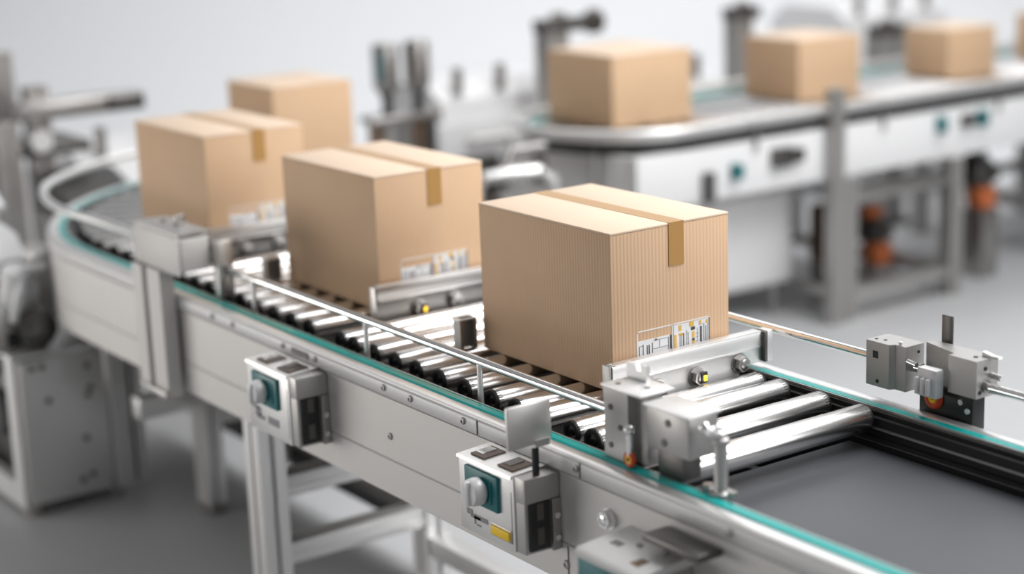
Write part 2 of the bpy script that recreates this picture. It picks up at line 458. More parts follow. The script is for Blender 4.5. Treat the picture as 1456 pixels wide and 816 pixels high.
carton('third cardboard box in the front row, beside the square clamp head', -1.597, -.02, .42, .2805, .296, z=.8122)
carton('blurred cardboard box on the bend of the front conveyor, half hidden by the third box', -2.468, .633, .306, .2815, .276, z=.8122, tape=False, lab=False)
carton('leftmost cardboard box on the far conveyor, at its rounded end', -2.475, 1.98, .385, .365, .2595, tape=False, lab=False)
carton('second cardboard box from the left on the far conveyor, left of the tall bright post', -2.475, 2.885, .30, .325, .2345, tape=False, lab=False)
carton('third cardboard box on the far conveyor, between the tall bright post and the right edge', -2.49, 3.745, .24, .285, .1995, tape=False, lab=False)
carton('cardboard box on the far conveyor cut off by the right edge of the picture', -2.49, 4.455, .24, .285, .1995, tape=False, lab=False)

# ------------------------------------------------------------------ stop plates across the line
def stop_plate(label, X, lamp_at, pm):
    """channel across the rollers with hex-headed bolts; X is the face towards the belt end"""
    y0, y1, z0, z1 = -.042, .262, .768, .873
    yw = .318                                     # the upper half reaches on over the far edge strip
    t = thing('stop_plate', label, 'stop plate', (X, (y0 + y1) / 2, z0), 'stop plates between the boxes')
    bm = B()
    prism(bm, [(X - .022, z0), (X, z0), (X, z0 + .045), (X - .022, z0 + .045)], y1 - y0, 'Y', y0)
    prism(bm, [(X - .022, z0 + .045), (X, z0 + .045), (X, z0 + .072), (X + .002, z0 + .075), (X + .002, z1 - .004), (X, z1), (X - .018, z1), (X - .022, z1 - .004)], yw - y0, 'Y', y0)
    obj('plate', bm, M[pm], t)
    obj('upper_lip', bx(B(), X + .0005, X + .0035, y0 + .004, yw - .004, z0 + .073, z0 + .0765, .0008), M['alu_edge'], t)
    obj('top_flange', bx(B(), X - .016, X + .004, y0 + .004, yw - .004, z1 + .0003, z1 + .0022, .0006), M['alu_edge'], t)
    obj('end_plate', bx(B(), X - .024, X - .001, y0 - .004, y0 - .0002, z0, z1, .001), M['alu_block' if pm != 'steel' else 'alu'], t)
    obj('end_plate', bx(B(), X - .022, X + .012, yw + .0002, yw + .006, z0 + .046, z1, .0015), M['steel_dark'], t)
    obj('end_plate', bx(B(), X - .015, X + .012, yw + .0064, yw + .020, z0 + .046, z1 + .002, .0015), M['alu_pale'], t)
    for k, yy in enumerate((.062, .155, .262)):
        zb_ = z0 + .043 + .005 * k
        b = hex_bolt('hex_bolt', (X + .0002, yy, zb_), .0155, .014, 'X', M['steel'], t, off=.3)
        if k in lamp_at:
            obj('lamp', bx(B(), X + .0175, X + .0235, yy + .001, yy + .0085, zb_ - .005, zb_ + .006, .0012), M['amber'], b, 'small amber lamp')
            obj('lamp_socket', bx(B(), X + .0165, X + .0205, yy - .004, yy + .0115, zb_ - .009, zb_ + .012, .0015), M['black'], b)
    return t
stop_plate('silver stop plate with three hex bolts, in front of the nearest cardboard box', .062, (1,), 'alu_pale')
stop_plate('stop plate darkened for its reflection, with an amber lamp, between the nearest and the middle box', -.750, (0,), 'steel')  # darker metal imitates the box mirrored in this plate
stop_plate('blurred stop plate in front of the third box, beside the clamp head', -1.572, (), 'steel')  # same darkened metal for the mirrored box

def end_bracket(label, x, y, z1):
    t = thing('end_bracket', label, 'bracket', (x, y, .8125), 'upright brackets behind the boxes')
    bm = prism(B(), [(x, y - .012), (x + .024, y - .012), (x + .024, y - .004), (x + .006, y - .004), (x + .006, y + .02), (x + .024, y + .02), (x + .024, y + .028), (x, y + .028)], z1 - .8125, 'Z', .8125)
    obj('channel', bm, M['steel'], t)
    obj('cap', bx(B(), x - .002, x + .022, y - .014, y + .03, z1, z1 + .004, .001), M['alu'], t)
    obj('slot', bx(B(), x + .002, x + .018, y - .004, y + .022, z1 + .0035, z1 + .0048), M['black'], t)
end_bracket('small upright steel bracket with a dark slot, behind the nearest box', -.416, -.0535, .871)
end_bracket('small upright steel bracket behind the middle box', -1.236, -.0535, .86)

# ------------------------------------------------------------------ control boxes on the side panel
YB = -.2611
def control_box(label, x0, x1, z0, z1, yf, sw, kb, kr, yellow=None, marks=(), end='full', group='control boxes on the side panel'):
    t = thing('control_box', label, 'control box', ((x0 + x1) / 2, YB, z0), group)
    xe = x1 - .042
    obj('housing', bx(B(), x0, x1 - .004, yf + .003, YB, z0, z1 - .006, .002), M['alu_block'], t)
    fp = bx(B(), x0 - .002, xe + .012, yf, yf + .0035, z0 - .001, z1 - .003, .001)
    plate = obj('front_plate', fp, M['alu_pale'], t)
    obj('seam', bx(B(), xe + .004, xe + .0052, yf - .0006, yf + .001, z0 + .012, z1 - .03), M['steel_dark'], plate)
    # sloping lid with two openings
    bm = prism(B(), [(yf - .004, z1 - .006), (yf - .002, z1 - .001), (YB, z1 + .004), (YB, z1 - .003), (yf, z1 - .006)], xe + .008 - x0 + .004, 'X', x0 - .004)
    lid = obj('lid', bm, M['alu_edge'], t)
    w = xe - x0
    for a, b in ((.12, .40), (.66, .96)):
        for frac, hh in ((.0, .0006),):
            bm = prism(B(), [(yf + .012, z1 + .0008), (yf + .012, z1 + .0028), (YB - .016, z1 + .0052), (YB - .016, z1 + .0032)], (b - a) * w, 'X', x0 + a * w)
            obj('opening', bm, M['bronze_dark'], lid, 'dark opening in the lid')
            bm = prism(B(), [(yf + .022, z1 + .002), (yf + .022, z1 + .0042), (YB - .022, z1 + .0062), (YB - .022, z1 + .004)], (b - a) * w * .5, 'X', x0 + a * w + .002)
            obj('latch', bm, M['chrome'] if a < .5 else M['steel_dark'], lid)
    # end block with a black cover
    obj('end_block', bx(B(), xe + .0125, x1, yf + .001, YB - .001, z1 - .044, z1 + .0005, .002), M['alu_block'], t)
    obj('end_cover', bx(B(), x1 - .0042, x1 + .001, yf + .010, YB - .022, z0 + .006, z1 - .0445, .001), M['black'], t, 'black cover on the end')
    for a, b in ((z1 - .075, z1 - .046), (z0 + .016, z0 + .046)): obj('cover_tab', bx(B(), x1 + .0008, x1 + .002, yf + .024, yf + .038, a, b), M['steel_dark'], t)
    obj('mounting_strip', bx(B(), x1 - .004, x1 + .002, YB - .018, YB, z0 - .002, z1 - .044, .001), M['steel'], t)
    for zz in (z0 + .02, z0 + .06): obj('screw', cyl(B(), (x1 + .001, YB - .009, zz), (x1 + .005, YB - .009, zz), .0055, 12), M['chrome'], t)
    a, b, c, d = sw
    s = obj('switch_plate', bx(B(), a, b, yf - .007, yf + .001, c, d, .0018), M['teal'], t, 'teal switch plate')
    obj('ridge', bx(B(), b - .021, b - .015, yf - .0095, yf - .006, c + .012, d - .012, .0015), M['teal'], s)
    if kb:
        kx, kz = kb; y = yf - .006
        k = obj('knob', lathe(B(), [(kr * .75, y), (kr * .78, y - .006), (kr, y - .007), (kr * 1.02, y - .012), (kr * .97, y - .024), (kr * .86, y - .0275), (kr * .2, y - .029)], (kx, 0, kz), 'Y', 36), M['knob'], t, 'pale grey rotary knob')
        obj('grip', bx(B(), kx - kr * .22, kx + kr * .22, y - .034, y - .024, kz - kr * .9, kz + kr * .9, .003), M['knob'], k)
    if yellow:
        a, b, c, d = yellow
        yb = obj('yellow_button', bx(B(), a, b, yf - .005, yf + .001, c, d, .002, 3), M['yellow'], t, 'small yellow button')
        obj('button_frame', bx(B(), a - .003, b + .003, yf - .0015, yf + .0005, c - .003, d + .003, .001), M['steel'], yb)
    if marks:
        bm = B()
        for a, b, c, d in marks: bx(bm, a, b, yf - .0007, yf + .0008, c, d)
        obj('printed_marks', bm, M['ink_grey'], t, 'dark printed marks')
    return t
control_box('control box with a yellow button and pale knob, under the square metal flag', 0., .192, .628, .7625, -.335,
            (.024, .122, .686, .750), (.076, .717), .0245, (.095, .150, .643, .660),
            ((.018, .036, .658, .668), (.03, .06, .654, .659), (.04, .082, .6535, .662), (.04, .045, .644, .656), (.048, .06, .6425, .6455)))
control_box('control box on the side panel above the front leg, without a yellow button', -.80, -.592, .616, .7625, -.335,
            (-.772, -.664, .680, .746), (-.722, .712), .0245, None,
            ((-.79, -.755, .662, .668), (-.775, -.75, .648, .664), (-.77, -.735, .642, .651), (-.72, -.672, .640, .656)))
# the third one is cut by the lower edge of the picture
t = thing('control_box', 'control box cut off by the lower edge of the picture, with a big teal front', 'control box', (.44, YB, .55), 'control boxes on the side panel')
obj('housing', bx(B(), .385, .53, -.352, YB, .55, .706, .003), M['alu_block'], t)
lid = obj('lid', prism(B(), [(-.372, .700), (-.374, .709), (-.366, .714), (YB, .722), (YB, .706), (-.36, .704)], .16, 'X', .378), M['alu_pale'], t)
obj('opening', bx(B(), .405, .428, -.325, -.31, .7165, .7185), M['steel'], lid)
obj('latch', bx(B(), .487, .507, -.35, -.325, .7145, .7175, .001), M['brown'], lid)
for x_, y_ in ((.45, -.30), (.50, -.29)): obj('screw', cyl(B(), (x_, y_, .717), (x_, y_, .722), .006, 12), M['steel'], lid)
s = obj('switch_plate', bx(B(), .382, .472, -.371, -.351, .58, .703, .003), M['teal'], t, 'big teal front plate')
obj('ridge', bx(B(), .452, .462, -.375, -.370, .595, .69, .002), M['teal'], s)

# square metal flag on a black pin, standing on the control box
t = thing('metal_flag', 'square pale metal flag on a black pin above the nearest control box', 'flag plate', (.178, -.305, .764))
obj('plate', bx(B(), .196, .203, -.371, -.282, .824, .898, .0025), M['alu'], t)
obj('pin', cyl(B(), (.182, -.302, .7645), (.182, -.302, .815), .0062, 18), M['black'], t, 'black pin')
obj('bracket', prism(B(), [(.174, .812), (.204, .820), (.204, .832), (.196, .832), (.174, .820)], .03, 'Y', -.317), M['alu_block'], t)
# ------------------------------------------------------------------ clamps on the near rail
t = thing('rail_clamp', 'tall notched metal clamp block at the right end of the near guide rail', 'clamp', (.31, -.185, .80), 'clamps on the guide rails')
bm = prism(B(), [(.268, -.222), (.330, -.222), (.330, -.205), (.360, -.205), (.360, -.175), (.268, -.175)], .118, 'Z', .803)
obj('block', bm, M['alu_block'], t)
obj('cap', bx(B(), .262, .364, -.225, -.150, .9212, .926, .002), M['alu_pale'], t)
obj('upright_tab', prism(B(), [(.262, .9262), (.262, .951), (.285, .951), (.289, .941), (.300, .941), (.300, .953), (.312, .953), (.312, .9262)], .008, 'Y', -.168), M['alu_pale'], t)
for x, z in ((.285, .89), (.31, .86), (.285, .825)): obj('hole', cyl(B(), (x, -.2215, z), (x, -.2235, z), .005, 14), M['steel_dark'], t)
for x, y in ((.285, -.205), (.335, -.185)): obj('hole', cyl(B(), (x, y, .9255), (x, y, .9266), .005, 14), M['steel_dark'], t)

t = thing('rail_clamp', 'square metal clamp block with two dark holes, in front of the first big roller', 'clamp', (.43, -.19, .80), 'clamps on the guide rails')
obj('block', bx(B(), .376, .478, -.222, -.160, .846, .914, .003), M['alu_block'], t)
obj('cap', bx(B(), .372, .482, -.226, -.156, .9142, .9185, .0015), M['alu_pale'], t)
obj('stem', bx(B(), .392, .455, -.212, -.176, .803, .8462, .002), M['steel_dark'], t)
for x, z in ((.43, .897), (.42, .862)): obj('hole', cyl(B(), (x, -.2215, z), (x, -.2235, z), .0065, 14), M['steel_dark'], t)
obj('link_rod', cyl(B(), (.3605, -.188, .868), (.3755, -.188, .868), .0085, 18), M['chrome'], t)

t = thing('ring_sensor', 'small red and yellow ring sensor between the two near clamp blocks', 'sensor', (.345, -.232, .80))
obj('stem', cyl(B(), (.345, -.232, .825), (.345, -.232, .868), .0055, 16), M['chrome'], t)
obj('head', ball(B(), (.345, -.232, .868), .0095), M['chrome'], t)
bm = B(); bmesh.ops.create_uvsphere(bm, u_segments=8, v_segments=6, radius=.002)
bm.free()
def torus(bm, c, R_, r, axis='Y', n=24, m=10):
    rows = []
    for i in range(n):
        a = 2 * PI * i / n; row = []
        for j in range(m):
            b = 2 * PI * j / m; rr = R_ + r * math.cos(b); h = r * math.sin(b)
            p = {'Y': (rr * math.cos(a), h, rr * math.sin(a)), 'X': (h, rr * math.cos(a), rr * math.sin(a)), 'Z': (rr * math.cos(a), rr * math.sin(a), h)}[axis]
            row.append(bm.verts.new((c[0] + p[0], c[1] + p[1], c[2] + p[2])))
        rows.append(row)
    for i in range(n):
        for j in range(m):
            bm.faces.new((rows[i][j], rows[(i + 1) % n][j], rows[(i + 1) % n][(j + 1) % m], rows[i][(j + 1) % m]))
    bmesh.ops.recalc_face_normals(bm, faces=bm.faces)
    return bm
obj('ring', torus(B(), (.345, -.232, .818), .0095, .0045), M['red'], t, 'red outer ring')
obj('inner_ring', torus(B(), (.345, -.2335, .818), .0055, .003), M['yellow'], t, 'yellow inner ring')
obj('core', cyl(B(), (.345, -.236, .818), (.345, -.226, .818), .0035, 14), M['black'], t)

t = thing('support_post', 'round steel post with a ball head standing by the last roller', 'post', (.528, -.2, .80))
bm = lathe(B(), [(.019, .8032), (.019, .806), (.0115, .809), (.0105, .813), (.0105, .882), (.0135, .885), (.0135, .892), (.0105, .8945)], (.528, -.2, 0), 'Z', 24)
obj('post', bm, M['alu_block'], t)
bm = torus(B(), (.518, -.2, .9), .013, .005, 'Z'); obj('collar', bm, M['alu_edge'], t)
obj('ball_head', ball(B(), (.505, -.212, .906), .010), M['chrome'], t)
for x, y, r in ((.503, -.205, .009), (.553, -.2, .008)): obj('foot_nut', cyl(B(), (x, y, .8034), (x, y, .813), r, 6), M['steel'], t)

# ------------------------------------------------------------------ clamp head on the left, where the straight rail meets the curved one
t = thing('clamp_head', 'blurred square clamp head on two tall legs joining the straight and the curved rail', 'clamp', (-1.33, -.28, .56))
obj('head', bx(B(), -1.43, -1.19, -.289, -.218, .872, .948, .004), M['alu_matte'], t)
obj('face_plate', bx(B(), -1.436, -1.192, -.296, -.2895, .862, .952, .002), M['alu_matte'], t)
obj('cap', prism(B(), [(-.292, .9525), (-.214, .9525), (-.208, .958), (-.25, .961), (-.292, .957)], .235, 'X', -1.43), M['alu_block'], t)
for x0, x1, y0 in ((-1.43, -1.375, -.309), (-1.355, -1.285, -.305)):
    bm = prism(B(), [(x0, y0), (x1, y0), (x1, y0 + .036), (x1 - .008, y0 + .036), (x1 - .008, y0 + .008), (x0 + .008, y0 + .008), (x0 + .008, y0 + .036), (x0, y0 + .036)], .3055, 'Z', .556)
    obj('leg', bm, M['alu_matte'], t)
obj('foot_strap', bx(B(), -1.43, -1.28, -.3155, -.3095, .556, .572, .002), M['alu_block'], t)
bm = bx(B(), -1.189, -1.164, -.212, -.172, .804, .935, .003)
obj('rail_holder', bm, M['alu'], t)
obj('rail_nut', cyl(B(), (-1.1638, -.188, ZR), (-1.1495, -.188, ZR), .013, 6), M['steel'], t)
bm = B()
for x, y in ((-1.36, -.25),): cyl(bm, (x, y, .9605), (x, y, .966), .008, 14)
obj('screw', bm, M['steel'], t)
obj('pointer', bx(B(), -1.30, -1.29, -.25, -.225, .961, .985, .001), M['steel'], t)

# ------------------------------------------------------------------ clamps on the far rail at the right
t = thing('rail_clamp', 'cubic machined clamp block with a square hole on the far guide rail at right', 'clamp', (.355, .36, .824), 'clamps on the guide rails')
bm = prism(B(), [(.318, .335), (.372, .335), (.378, .345), (.402, .345), (.402, .392), (.318, .392)], .082, 'Z', .824)
obj('block', bm, M['alu_block'], t)
obj('square_hole', bx(B(), .334, .346, .3342, .336, .876, .889), M['black'], t)
for x, y in ((.328, .35), (.345, .355), (.375, .36)): obj('hole', cyl(B(), (x, y, .9055), (x, y, .9068), .0032, 14), M['black'], t)
obj('hole', cyl(B(), (.4015, .378, .892), (.4028, .378, .892), .003, 12), M['black'], t)
obj('hole', cyl(B(), (.345, .3342, .834), (.345, .336, .834), .0035, 12), M['black'], t)
obj('set_screw', cyl(B(), (.384, .352, .906), (.384, .352, .911), .0035, 12), M['alu_pale'], t)
obj('rod_end', cyl(B(), (.4022, .3645, .868), (.424, .3645, .868), .0095, 20), M['chrome'], t)
obj('side_pin', cyl(B(), (.4022, .35, .880), (.423, .35, .877), .005, 12), M['chrome'], t)

t = thing('sensor_bracket', 'machined metal bracket holding a dark sensor over the far edge of the conveyor', 'bracket', (.5, .37, .80))
bm = prism(B(), [(.425, .372), (.505, .352), (.505, .338), (.566, .338), (.566, .392), (.425, .392)], .066, 'Z', .85)
obj('block', bm, M['alu_block'], t)
obj('hole', cyl(B(), (.545, .36, .9155), (.545, .36, .9172), .004, 14), M['black'], t)
for y, z in ((.36, .90), (.38, .86), (.347, .86)): obj('hole', cyl(B(), (.5655, y, z), (.5672, y, z), .0038, 12), M['black'], t)
obj('thumb_lever', prism(B(), [(.548, .9165), (.548, .924), (.57, .920), (.582, .9205), (.584, .917), (.57, .9165)], .01, 'Y', .372), M['alu_pale'], t)
bm = bx(B(), .452, .496, .318, .338, .837, .888, .003)
for x in (.455, .467, .479): bx(bm, x, x + .007, .309, .319, .842, .872, .0015)
obj('clip', bm, M['film'], t, 'white plastic clip')
obj('flag_plate', bx(B(), .434, .458, .4, .404, .868, .962, .001), M['steel_dark'], t, 'upright dark steel flag')
obj('flag_stem', cyl(B(), (.446, .392, .888), (.446, .4, .888), .006, 14), M['brown'], t)
obj('side_knob', cyl(B(), (.567, .375, .886), (.59, .375, .884), .0055, 16), M['chrome'], t)
obj('sensor', bx(B(), .428, .548, .352, .384, .775, .8495, .003), M['black'], t, 'black sensor housing')
obj('lens_ring', torus(B(), (.463, .3515, .827), .0135, .007), M['red'], t, 'red lens ring')
obj('lens', torus(B(), (.463, .349, .827), .0065, .0038), M['yellow'], t, 'yellow lens')
for x, z in ((.523, .833), (.538, .820)): obj('screw', cyl(B(), (x, .353, z), (x, .3485, z), .005, 12), M['alu_edge'], t)
obj('rail_stub', cyl(B(), (.5665, .362, ZR), (.572, .362, ZR), .011, 18), M['steel'], t)

# ------------------------------------------------------------------ far conveyor behind
FX, HW, YE = -2.58, .38, 2.12             # centre line, half width, centre of the half-round end
def ring(o):
    """outline of the far line at offset o from its edge: front side, half-round end, back side"""
    r = HW + o; p = [(FX + r, 6.2), (FX + r, 5), (FX + r, 4), (FX + r, 3)]
    p += [(FX + r * math.cos(PI * k / 24), YE - r * math.sin(PI * k / 24)) for k in range(25)]
    return p + [(FX - r, 3), (FX - r, 4), (FX - r, 5), (FX - r, 6.2)]
far = thing('roller_conveyor', 'blurred far conveyor with white side panels crossing the background at right', 'conveyor', (FX, 3.6, 0))
P0 = ring(0)
for xa, xb in ((FX + HW - .05, FX + HW), (FX - HW, FX - HW + .05)):
    obj('side_panel', bx(B(), xa, xb, 1.86, 6.2, .55, .74, .004), M['white_panel'], far)
obj('end_panel', bx(B(), FX - HW + .0505, FX + HW - .0505, 1.86, 1.88, .55, .74, .004), M['white_panel'], far)
for xx in (FX - .18, FX + .18): obj('end_post', cyl(B(), (xx, 1.83, 0), (xx, 1.83, .7825), .018, 14), M['alu_block'], far)
obj('inner_channel', sweep(B(), rect(-.05, -.02, .7405, .785), P0), M['inner'], far, 'dark band standing for the shaded gap under the edge')  # dark band colours in the shade of the open gap below the edge
obj('edge_strip', sweep(B(), rect(-.05, -.025, .7855, .80), P0), M['teal_strip'], far, 'teal strip along the top edge')
obj('edge_rail', sweep(B(), rect(-.0245, .003, .7855, .80), P0), M['alu_edge'], far)
obj('guide_rail', sweep(B(), [(.02 + .014 * math.cos(2 * PI * k / 10), .818 + .014 * math.sin(2 * PI * k / 10)) for k in range(10)], P0), M['alu_edge'], far)
obj('under_pan', bx(B(), FX - HW + .055, FX + HW - .055, YE, 6.2, .60, .612), M['steel_dark'], far)
def fl_(x, y, z): return Vector((x, y, z)) - ORG[far.name]
y = 6.1; fr = None
while y > YE - .2:
    if fr is None:
        fr = make_roller(far, (FX, y, .777), .022, .295); fr.rotation_euler = (0, 0, PI / 2)
    elif y > YE: dup_part(fr, far, fl_(FX, y, .777), PI / 2)
    y -= .08
bm = B()
pts = [(FX + (HW - .055) * math.cos(PI * k / 20), YE - .03 - (HW - .055) * math.sin(PI * k / 20)) for k in range(21)]
obj('end_deck', prism(bm, pts, .012, 'Z', .783), M['steel'], far)
for yy in (2.4, 3.05, 3.7, 4.4, 5.1):
    obj('rail_post', cyl(B(), (FX + HW + .012, yy, .70), (FX + HW + .012, yy, .806), .007, 12), M['steel'], far)
XF = FX + HW
# support tables under the far conveyor: corner posts, beams, white panel for bright floor
def table(parent, x0, x1, y0, y1, zt, w=.065, zb=.07):
    for xx in (x0, x1 - w):
        for yy in (y0, y1 - w):
            lg = obj('leg', profile_post(B(), xx, xx + w, yy, yy + w, 0, zt, .007, .006), M['alu_block'], parent)
    for yy in (y0 + .008, y1 - w + .008):
        obj('cross_beam', bx(B(), x0 + w, x1 - w, yy, yy + w - .016, zb, zb + .05, .003), M['alu_block'], parent)
    for xx in (x0 + .008, x1 - w + .008):
        obj('cross_beam', bx(B(), xx, xx + w - .016, y0 + w, y1 - w, zb, zb + .05, .003), M['alu_block'], parent)
        obj('cross_beam', bx(B(), xx, xx + w - .016, y0 + w, y1 - w, zt - .1, zt - .05, .003), M['steel'], parent)
table(far, -3.25, -2.16, 2.82, 3.47, .5495)
obj('bright_floor_panel', bx(B(), -2.98, -2.97, 2.90, 3.40, .125, .44, .003), M['white_panel'], far)  # added white sheet, stands in for brightly lit floor seen between the posts
obj('panel_strut', bx(B(), -2.99, -2.981, 3.12, 3.18, .12, .5495, .002), M['steel'], far)
table(far, -3.1, -2.16, 4.2, 5.0, .5495, zb=.2)
obj('leg', profile_post(B(), -2.1935, -2.145, 2.745, 2.80, 0, .89, .006, .005), M['alu_block'], far, 'tall post rising past the side panel')
for yy, sz in ((2.30, .035), (3.36, .03), (3.60, .03)):
    b = obj('switch', bx(B(), XF + .0005, XF + .04, yy - sz / 2, yy + sz / 2, .615 if yy < 3 else .655, .67 if yy < 3 else .72, .004), M['teal'], far, 'small teal switch')
for yy, z0, z1, w in ((2.17, .55, .655, .045), (2.52, .63, .70, .09), (2.6, .64, .69, .05), (3.52, .665, .71, .07)):
    obj('terminal_box', bx(B(), XF + .0005, XF + .03, yy - w / 2, yy + w / 2, z0, z1, .004), M['steel_dark'], far, 'small dark terminal box')

t = thing('switch_cabinet', 'white box cabinet hanging low under the left half of the far conveyor', 'cabinet', (-2.6, 2.5, .10))
obj('body', bx(B(), -3.1, -2.4, 2.3, 2.78, .13, .50, .01), M['white_panel'], t)
obj('door', bx(B(), -2.3995, -2.392, 2.32, 2.76, .15, .48, .004), M['white_panel'], t)
for xx in (-3.05, -2.45):
    for yy in (2.35, 2.73): obj('foot', cyl(B(), (xx, yy, 0), (xx, yy, .13), .02, 14), M['steel'], t)
for label, yy, xx, r, zc in (('dark drive motor with orange gearbox standing inside the far table frame', 3.345, -2.50, .05, .225),
                             ('dark drive motor with orange gearbox under the far conveyor at the right edge', 3.76, -2.32, .06, .43)):
    t = thing('drive_motor', label, 'motor', (xx, yy, 0), 'drive motors under the far conveyor')
    bm = lathe(B(), [(r * .9, xx - .09), (r, xx - .08), (r, xx + .03), (r * .85, xx + .04), (r * .35, xx + .045), (r * .35, xx + .08)], (0, yy, zc), 'X', 24)
    obj('motor_body', bm, M['steel_dark'], t)
    bm = B()
    for k in range(6): cyl(bm, (xx - .07 + k * .017, yy, zc), (xx - .064 + k * .017, yy, zc), r * 1.1, 24)
    obj('cooling_fins', bm, M['steel_dark'], t)
    zp = zc - r - .085
    obj('gearbox', bx(B(), xx - .04, xx + .05, yy - .045, yy + .045, zp + .0005, zc - r * .9, .012), M['orange'], t, 'orange gearbox')
    obj('terminal_box', bx(B(), xx - .06, xx + .0, yy - .04, yy + .04, zc + r, zc + r + .05, .006), M['orange' if zc < .3 else 'steel_dark'], t)
    obj('pedestal', bx(B(), xx - .06, xx + .06, yy - .05, yy + .05, 0, zp, .008), M['steel'], t)
t = thing('transformer', 'brown finned transformer box beside the white cabinet under the far conveyor', 'transformer', (-2.32, 2.62, 0))
bm = B()
for k in range(6): bx(bm, -2.36 + k * .02, -2.348 + k * .02, 2.83 + .0, 2.95, .19, .40, .003)
bm2 = xf(bm, Matrix.Translation((-.08, .08, 0)))
obj('fins', bm2, M['brown'], t)
obj('core', bx(B(), -2.45, -2.31, 2.925, 3.015, .18, .39, .006), M['orange'], t)
obj('stand', bx(B(), -2.45, -2.31, 2.92, 3.02, 0, .18, .006), M['steel'], t)
t = thing('instrument_case', 'small slate blue case on a stand inside the far table frame', 'case', (-2.67, 3.375, 0))
obj('case', bx(B(), -2.72, -2.62, 3.33, 3.42, .26, .36, .01), M['blue'], t)
obj('stand', bx(B(), -2.69, -2.65, 3.36, 3.39, 0, .26, .004), M['steel'], t)
obj('face', bx(B(), -2.6195, -2.615, 3.345, 3.405, .28, .34, .004), M['white'], t)

# columns with sensor heads standing behind the far conveyor
def column(label, x, y, w, z1, arm, head):
    t = thing('sensor_column', label, 'column', (x, y, 0), 'sensor columns behind the far conveyor')
    obj('post', profile_post(B(), x - w / 2, x + w / 2, y - w / 2, y + w / 2, .012, z1, .01, .008), M['alu_block'], t)
    obj('base_plate', bx(B(), x - w, x + w, y - w, y + w, 0, .012, .003), M['steel_dark'], t)
    obj('arm', bx(B(), x - .05, x + .05, y - w / 2 - .01, y + arm, z1, z1 + .05, .006), M['steel_dark'], t)
    for yy in head:
        obj('sensor_head', cyl(B(), (x, yy, z1 + .055), (x, yy, z1 - .02), .045, 20, .035), M['black'], t)
        obj('head_cap', cyl(B(), (x, yy, z1 + .0555), (x, yy, z1 + .075), .03, 20), M['steel'], t)
    return t
column('grey sensor column with a dark top arm behind the leftmost far box', -3.35, 2.365, .10, 1.06, .24, (2.40, 2.58))
column('grey column with a square dark head, left of the second far box', -3.35, 3.375, .09, 1.03, .09, (3.40,))
column('grey column with a low dark head between the second and third far boxes', -3.35, 4.29, .13, .88, .10, (4.30,))

# ------------------------------------------------------------------ twin canister filler in the middle background
t = thing('filling_station', 'pair of grey upright canisters with dark necks on bronze posts, behind the curve', 'machine', (-3.32, 1.62, 0))
for yy in (1.56, 1.70):
    c = obj('canister', lathe(B(), [(.03, .90), (.046, .915), (.05, .93), (.05, 1.075), (.046, 1.085), (.02, 1.09)], (-3.32, yy, 0), 'Z', 24), M['steel'], t)
    obj('neck', lathe(B(), [(.026, .82), (.02, .835), (.02, .885), (.03, .90)], (-3.32, yy, 0), 'Z', 20), M['black'], c)
obj('gauge', bx(B(), -3.29, -3.275, 1.505, 1.52, .95, 1.06, .004), M['teal'], t, 'teal gauge strip')
for yy, m in ((1.50, 'brown'), (1.56, 'alu_block'), (1.625, 'steel'), (1.69, 'brown'), (1.745, 'steel_dark')):
    obj('post', cyl(B(), (-3.32, yy, .02), (-3.32, yy, .79), .026, 20), M[m], t)
obj('manifold', bx(B(), -3.37, -3.27, 1.46, 1.78, .79, .82, .01), M['steel'], t)
obj('base_plate', bx(B(), -3.42, -3.22, 1.44, 1.80, 0, .02, .005), M['steel_dark'], t)

# low white machines with rounded hoods in the background
def hooded(label, x, y, w, d, h, hood, dark):
    t = thing('packing_machine', label, 'machine', (x, y, 0), 'white machines in the background')
    obj('cabinet', bx(B(), x - d / 2, x + d / 2, y - w / 2, y + w / 2, .08, h, .012), M['white_panel'], t)
    for a in (-1, 1):
        for b in (-1, 1): obj('foot', cyl(B(), (x + a * d * .42, y + b * w * .42, 0), (x + a * d * .42, y + b * w * .42, .08), .025, 14), M['steel_dark'], t)
    obj('hood', prism(B(), [(x + d * .47, h + .0005), (x + d * .42, h + hood * .6), (x + d * .25, h + hood), (x - d * .3, h + hood), (x - d * .47, h + hood * .5), (x - d * .47, h + .0005)], w * .9, 'Y', y - w * .45), M['white'], t)
    for k, (a, b, z0, z1) in enumerate(dark):
        obj('access_panel', bx(B(), x + d / 2 + .0005, x + d / 2 + .02, y + a * w, y + b * w, h * z0, h * z1, .006), M['steel' if k % 2 else 'steel_dark'], t)
    for k in range(3):
        yy = y + (k - 1) * w * .3
        obj('spout', cyl(B(), (x + d * .38, yy, h + hood * .75), (x + d * .38, yy, h + hood + .07), .022, 16), M['steel'], t)
    obj('handle', tube(B(), [(x + d / 2 + .0005, y - w * .3, h * .9), (x + d / 2 + .04, y - w * .3, h * .9), (x + d / 2 + .04, y + w * .3, h * .9), (x + d / 2 + .0005, y + w * .3, h * .9)], .012, 10), M['alu_edge'], t)
    return t
hooded('white hooded machine with dark panels left of the leftmost far box', -3.75, 2.25, .70, .5, .72, .14, ((-.4, -.1, .5, .8), (.0, .35, .55, .78), (-.3, .3, .2, .42)))
hooded('low white machine between the canisters and the far conveyor', -3.6, 3.0, .6, .5, .72, .10, ((-.35, .1, .5, .8), (.15, .4, .3, .7)))
hooded('pale machine behind the far conveyor at the right edge', -4.1, 4.9, .8, .6, .80, .16, ((-.35, .1, .5, .8), (.15, .4, .3, .7)))

